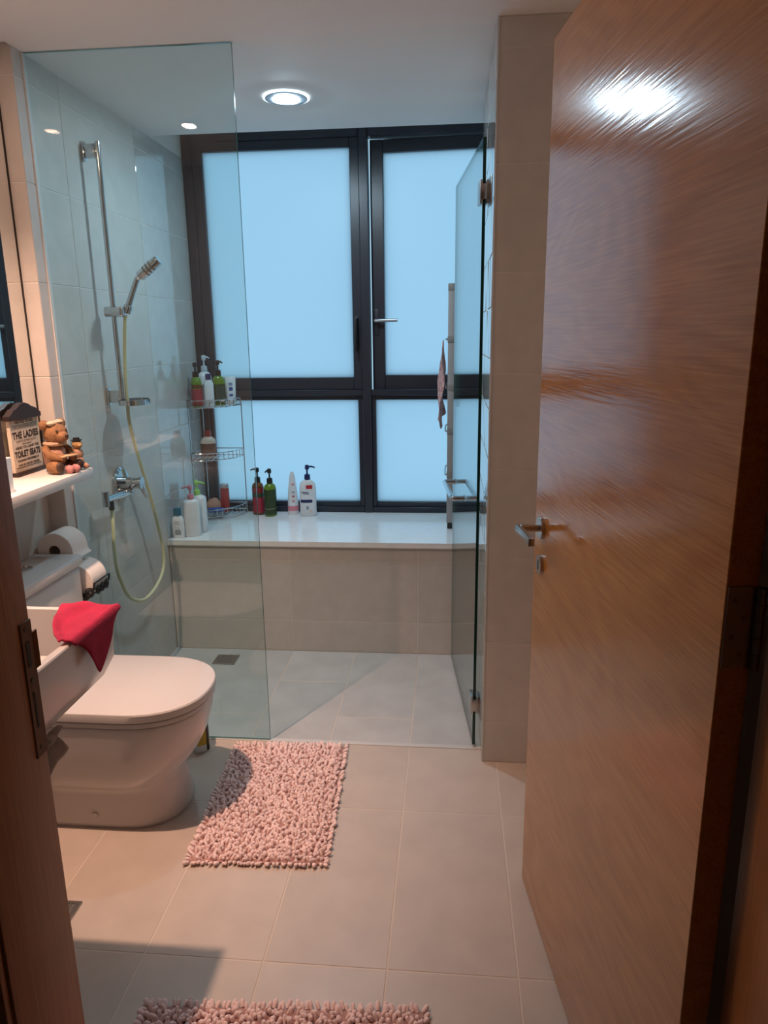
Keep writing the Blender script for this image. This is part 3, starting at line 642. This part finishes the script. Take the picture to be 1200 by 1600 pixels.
# front left end of the bench
bottle('lotion_bottle', 'small white lotion bottle with a teal cap on the bench edge', (-1.283, 3.203, ZS), .1, .055, .034, .112, WHITE, 'cap', [(.018, .055, GREYL, .6, (-.5, .55)), (.070, .073, GREYL, .6, (-.5, .4)), (.080, .083, GREYL, .6, (-.5, .3))], topmat=TEAL, pump=.034, capw=.017, shoulder=.03, belly=1.06)
bottle('pump_bottle', 'large white bottle with a pink pump on the bench edge', (-1.228, 3.243, ZS), 3.6, .078, .052, .182, WHITE, 'pump', [(.06+.022*i, .065+.022*i, GREYL, .5, (.1, .5)) for i in range(4)], topmat=PINK, reach=.04, pump=.066, shoulder=.02, e=3)
bottle('pump_bottle', 'large white bottle with a light green pump on the bench', (-1.222, 3.318, ZS), -.2, .085, .055, .186, WHITE, 'pump', [(.05+.022*i, .055+.022*i, GREYL, .5, (.2, .6)) for i in range(4)], topmat=LIME, reach=.045, pump=.07, shoulder=.02, e=3)

# ------------------------------------------------------------------ wire corner caddy
CX, CY = -1.306, 3.712; CR = .215
cad = thing('corner_caddy', 'three-tier chrome wire corner caddy standing on the bench', 'caddy', (CX, CY, ZS))
def arc(r, z, n=16): return [(r*math.sin(PI/2*i/n), -r*math.cos(PI/2*i/n), z) for i in range(n+1)]
tiers = [.022, .318, .585]
bm = B()
for p in ((.004, -.004), (CR, -.004), (.004, -CR)): tube(bm, [(p[0], p[1], 0), (p[0], p[1], .62)], .0032, 8)
a45 = CR*math.sqrt(.5)
finish('post', bm, CHROME, cad)
for z in tiers:
    bm = B()
    for dz in (0, .036): tube(bm, [(.004, -.004, z+dz)]+arc(CR, z+dz)+[(.004, -.004, z+dz)], .0028, 8)
    tf = finish('tier_rim', bm, CHROME, cad)
    bm = B()
    for p in arc(CR, 0, 12): tube(bm, [(p[0], p[1], z), (p[0], p[1], z+.036)], .0018, 6)
    for i in range(1, 9):
        u = CR*i/9.; tube(bm, [(u, -.004, z), (u, -math.sqrt(max(0, CR*CR-u*u)), z)], .0018, 6)
    tube(bm, arc(CR*.55, z), .0018, 6); finish('tier_wires', bm, CHROME, tf)
Z3 = ZS+.585+.0032; Z2 = ZS+.318+.0032; Z1 = ZS+.022+.0032
def cad_b(*a, dx, dy, z, **k): return bottle(a[0], a[1], (CX+dx, CY-dy, z), *a[2:], **k)
cad_b('pump_bottle', 'amber pump bottle with a red label on the caddy top tier', 2.2, .068, .05, .150, GREENY, 'pump', [(.008, .09, REDL), (.094, .112, AMBER)], dx=.038, dy=.165, z=Z3, pump=.07, reach=.02)
cad_b('lotion_bottle', 'white bottle with a clear pump at the back of the caddy', 1.0, .07, .05, .172, WHITE, 'pump', [], dx=.058, dy=.088, z=Z3, topmat=cm('clearpump', (.55, .62, .68), .2), pump=.08, reach=.035)
cad_b('lotion_bottle', 'slim white bottle with a dark blue cap on the caddy', .3, .048, .034, .135, WHITE, 'cap', [], dx=.100, dy=.160, z=Z3, topmat=NAVY, pump=.028, capw=.014)
cad_b('pump_bottle', 'green pump bottle with a dark label on the caddy', .6, .062, .046, .152, GREENY, 'pump', [(.008, .108, GREENB), (.03, .1, GRNL, .8, (-.7, .7)), (.02, .028, PALE, .6, (0, .6))], dx=.130, dy=.092, z=Z3, pump=.076, reach=.026)
t = thing('lotion_tube', 'white tube with blue print standing on the caddy', 'tube', (CX+.178, CY-.052, Z3), .35)
bm = B(); loft(bm, [superell(.022, .018, z_, 20, 2) for z_ in (0, .02)]); finish('cap', bm, WHITE, t)
bm = B(); loft(bm, [superell(a, b, z_, 20, 2.2) for a, b, z_ in ((.023, .019, .0205), (.026, .018, .06), (.028, .008, .128), (.028, .002, .142))]); tb = finish('body', bm, WHITE, t, ang=60)
for z_, z2, y_ in ((.045, .056, .0192), (.072, .090, .0172), (.100, .104, .014), (.108, .112, .0125)):
    bm = B(); loft(bm, [[(-.008, -y_, z_), (.010, -y_, z_), (.010, -y_-.0006, z_), (-.008, -y_-.0006, z_)], [(-.008, -y_+.0014, z2), (.010, -y_+.0014, z2), (.010, -y_-.0006, z2), (-.008, -y_-.0006, z2)]]); finish('print', bm, BLUE, tb)
cad_b('shower_bottle', 'beige round-shouldered bottle on the caddy middle tier', .2, .08, .05, .112, CREAM, 'cap', [(.01, .075, cm('brownlabel', (.16, .07, .05), .5))], dx=.062, dy=.115, z=Z2, topmat=REDB, pump=.03, capw=.017, shoulder=.04)
cad_b('shampoo_bottle', 'tall red bottle with a silver cap on the caddy', .0, .047, .036, .128, cm('brick', (.40, .04, .04)), 'flat', [], dx=.118, dy=.075, z=Z1, topmat=cm('silver', (.5, .5, .52), .3, metal=.6), pump=.022)
bm = B(); ball(bm, (0, 0, .035), (.042, .042, .034), 18, 12)
for v in bm.verts: v.co *= 1+random.uniform(-.10, .10)
for v in bm.verts: v.co.z = max(v.co.z, .0)
tag(finish('bath_puff', bm, mat('peach_net', (.55, .30, .22), .9, bump=1, bscale=250), None, (CX+.058, CY-.085, Z1), ang=180), 'peach bath puff in the bottom of the caddy', 'bath puff')
t = thing('scrub_brush', 'blue plastic scrub brush lying in the caddy', 'brush', (CX+.088, CY-.150, Z1), .35)
bm = B(); loft(bm, [superell(.05*k, .02*k, z_, 20, 2.2) for k, z_ in ((.9, .016), (1, .022), (.9, .032), (.5, .037))]); finish('back', bm, BLUE, t)
bm = B()
for i in range(9):
    for j in range(3): tube(bm, [(-.036+.009*i, -.010+.010*j, .0), (-.036+.009*i, -.010+.010*j, .018)], .0028, 6)
finish('bristles', bm, cm('bristle', (.45, .5, .6), .7), t)

# ------------------------------------------------------------------ folded drying rack on the bench and its towel
rk = thing('drying_rack', 'grey folded drying rack standing upright on the bench', 'drying rack', (.006, 3.43, ZS))
for y in (0, .235):
    bm = B(); box(bm, -.019, .019, y-.012, y+.012, .03, 1.13, bev=.004); po = finish('post', bm, GREYP, rk)
    GPD = mat('grey_plastic_dark', (.27, .26, .25), .4)
    boxo('end_cap', (-.020, .020, y-.014, y+.014, 1.118, 1.152), GPD, po, bev=.004)
    for z in (.905, .685, .48, .27): boxo('joint', (-.0205, .0205, y-.0145, y+.0145, z-.016, z+.016), GPD, po, bev=.004)
    bm = B(); tube(bm, [(-.015, y, .016), (.015, y, .016)], .016, 14); finish('foot', bm, BLACK, po)
for z in (.905, .685, .48, .27): 
    bm = B(); tube(bm, spline([(-.021, .0, z), (-.028, .012, z), (-.028, .223, z), (-.021, .235, z)], 4), .0035, 8); finish('rail', bm, STEEL, rk)
bm = B(); box(bm, .0205, .040, -.012, .008, .595, .632, bev=.002); finish('clip', bm, mat('clip_grey', (.14, .15, .16), .4), rk)
rows = []
for i in range(11):
    z = 1.455-i*.037; r = []
    for j in range(6):
        k = min(1, .15+i*.16); y = 3.45+.05*j*(.4+.6*k)+.006*math.sin(i*1.3+j); 
        x = -.030-.020*k*math.sin(PI*(j+.6)/5.5)-.014*k*math.sin(i*.9+j*1.6); z_ = z-(.05*(5-j)/5 if i > 8 else 0)
        r.append((x-.004, y, z_))
    rows.append(r)
m, nt, b = nodes_of('pink_check'); tc = nt.nodes.new('ShaderNodeTexCoord'); ck = nt.nodes.new('ShaderNodeTexChecker'); ck.inputs['Scale'].default_value = 42
ck.inputs[1].default_value = (.58, .36, .33, 1); ck.inputs[2].default_value = (.46, .22, .21, 1); nt.links.new(tc.outputs['Object'], ck.inputs[0]); nt.links.new(ck.outputs[0], b.inputs['Base Color']); b.inputs['Roughness'].default_value = .95
tw = sheet('face_towel', rows, m, None, .004); tag(tw, 'pink checked small towel hanging on the drying rack', 'towel')

# ------------------------------------------------------------------ things on the shelf
SZ = 1.06
sg = thing('notice_sign', 'framed printed notice with a dark carved crest on the shelf', 'sign', (-1.356, 2.185, SZ))
SW = .078
boxo('board', (-.012, 0, -SW, SW, .012, .182), mat('old_paper', (.55, .46, .36), .8, var=.12, vscale=40), sg)
DW = mat('dark_wood', (.02, .008, .005), .5)
bm = B(); cr = [(-.088, .176), (-.088, .190), (-.075, .196), (-.06, .207), (-.04, .212), (-.022, .222), (0, .227), (.022, .222), (.04, .212), (.06, .207), (.075, .196), (.088, .190), (.088, .176)]
loft(bm, [[(-.014, y, z) for y, z in cr], [(.008, y, z) for y, z in cr]]); finish('crest', bm, DW, sg, smooth=False)
bm = B(); box(bm, -.016, .012, -.084, .084, .0, .013, bev=.002); finish('base', bm, DW, sg)
def text(s, size, z, parent, y=0, wid=None, bold=.0):
    c = bpy.data.curves.new('t', 'FONT'); c.body = s; c.size = size; c.align_x = 'CENTER'; c.offset = bold
    o = bpy.data.objects.new('t', c); COL.objects.link(o); bpy.context.view_layer.update()
    me = bpy.data.meshes.new_from_object(o.evaluated_get(bpy.context.evaluated_depsgraph_get())); bpy.data.objects.remove(o)
    xs = [v.co.x for v in me.vertices]; k = (wid/(max(xs)-min(xs))) if wid else 1
    for v in me.vertices: v.co = Vector((.0006, y+v.co.x*k, z+v.co.y))
    me.materials.append(INKP); o = bpy.data.objects.new('lettering', me); COL.objects.link(o); o.parent = parent; return o
INKP = mat('print_ink', (.02, .014, .012), .8)
for s, size, z, wd, bo in (('NOTICE TO ALL', .014, .164, .10, .0004), ('THE CONVENIENCE OF', .011, .149, .13, 0), ('THE LADIES', .030, .117, .142, .0012), ('GENTLEMEN JUST', .011, .104, .11, 0), ('ASKED TO LEAVE THE', .010, .084, .13, .0004), ('TOILET SEATS', .027, .058, .142, .0012), ('CLEAN PROPERLY', .009, .044, .12, .0005), ('AND IN GOOD ORDER', .009, .030, .12, .0004)):
    text(s, size, z, sg, 0, wd, bo)
bm = B()
for z, hw in ((.159, .07), (.098, .025), (.026, .07), (.176, .07)): box(bm, .0002, .0008, -hw, hw, z-.0007, z+.0007)
finish('rule', bm, INKP, sg, smooth=False)

br = thing('bear_figurine', 'brown resin teddy bear figurine reading a book to a small bear', 'figurine', (-1.268, 2.205, SZ), -.35)
FUR = mat('bear_fur', (.26, .125, .05), .75, bump=1.0, bscale=160, var=.25, vscale=60); DRESS = mat('bear_shirt', (.42, .235, .16), .7, var=.12, vscale=40); DBR = mat('bear_dark', (.05, .025, .015), .6); LTB = mat('bear_pad', (.50, .34, .20), .7)
bm = B(); ball(bm, (-.012, 0, .050), (.040, .036, .048)); finish('torso', bm, DRESS, br)
bm = B(); ball(bm, (.002, 0, .126), (.039, .037, .036)); ball(bm, (.036, -.004, .118), (.020, .020, .017)); hd = finish('head', bm, FUR, br)
for s in (-1, 1):
    bm = B(); ball(bm, (-.008, .033*s, .155), (.011, .017, .017)); finish('ear', bm, FUR, hd)
    bm = B(); ball(bm, (.034, .017*s-.004, .137), .0042, 8, 6); finish('eye', bm, DBR, hd)
    bm = B(); ball(bm, (.024, .038*s, .022), (.032, .019, .021)); leg = finish('leg', bm, FUR, br)
    bm = B(); ball(bm, (.052, .039*s, .024), (.008, .015, .017)); finish('foot_pad', bm, DBR, leg)
    bm = B(); tube(bm, spline([(-.012, .034*s, .082), (.012, .042*s, .062), (.040, .022*s, .050)], 4), .0125, 10); ball(bm, (.043, .020*s, .049), .0125, 10, 7); finish('arm', bm, FUR, br)
bm = B(); ball(bm, (.055, -.004, .122), (.006, .007, .005), 8, 6); finish('nose', bm, DBR, hd)
bm = B(); ball(bm, (.010, -.020, .160), (.012, .016, .008), 10, 6); ball(bm, (.010, .010, .163), (.012, .016, .008), 10, 6); ball(bm, (.011, -.004, .161), .008, 8, 6); finish('bow', bm, mat('bow_cream', (.52, .42, .30), .7), hd)
bm = B(); tube(bm, [(.030*math.cos(t)-.006, .030*math.sin(t), .094) for t in [2*PI*i/20 for i in range(20)]], .007, 8, closed=True); finish('collar', bm, mat('collar', (.46, .30, .20), .7), br)
bm = B()
for s in (-1, 1):
    vs = box(bm, .030, .062, min(0, s*.030), max(0, s*.030), .054, .0585, bev=.001); bmesh.ops.rotate(bm, verts=[v for v in bm.verts if (v.co.y*s) > .0002], cent=(0, 0, .056), matrix=Matrix.Rotation(.25*s, 3, 'X')) if False else None
finish('book', bm, LTB, br)
bm = B(); ball(bm, (.058, -.010, .014), (.018, .012, .014), 10, 7); ball(bm, (.062, .012, .014), (.018, .012, .014), 10, 7); finish('pink_slippers', bm, mat('slipper_pink', (.46, .20, .19), .7), br)
cub = Matrix.Translation((.026, .058, 0)) @ Matrix.Rotation(-.2, 4, 'Z')
def cubpart(bm): bmesh.ops.transform(bm, matrix=cub, verts=bm.verts); return bm
bm = B(); ball(bm, (0, 0, .024), (.020, .018, .023)); ball(bm, (.012, .015, .012), (.018, .009, .010)); ball(bm, (.012, -.013, .012), (.018, .009, .010)); ball(bm, (-.002, 0, .052), (.018, .019, .022)); sc_ = finish('small_bear', cubpart(bm), DRESS, br)
bm = B(); ball(bm, (.001, 0, .084), (.017, .017, .016)); ball(bm, (.015, 0, .081), (.008, .009, .007), 8, 6); finish('small_head', cubpart(bm), mat('doll_face', (.42, .25, .11), .7), sc_)
bm = B(); lathe(bm, [(.018, .097), (.018, .099), (.011, .100), (.010, .106), (.003, .107)], 14); finish('hat', cubpart(bm), BLACK, sc_)
wt = thing('tumbler', 'white square tumbler at the shelf end near the doorway', 'tumbler', (-1.262, 1.862, SZ), 0)
bm = B(); loft(bm, [rr(-.034, .034, -.034, .034, .01, z) for z in (0, .098)][0:1]+[rr(-.036, .036, -.036, .036, .01, .1), rr(-.033, .033, -.033, .033, .008, .1), rr(-.031, .031, -.031, .031, .008, .006)]); finish('cup', bm, WHITEP, wt)

# ------------------------------------------------------------------ cleaner bottle on the floor behind the bowl
bottle('cleaner_bottle', 'cleaner bottle with a black back and yellow label on the floor', (-.905, 2.300, 0), .6, .062, .05, .15, WHITE, 'cap', [(.03, .10, cm('yellow', (.60, .42, .05), .5), .7, (-.6, .5)), (.0045, .12, BLACK, .6, (.5, .98))], pump=.05, capw=.016)
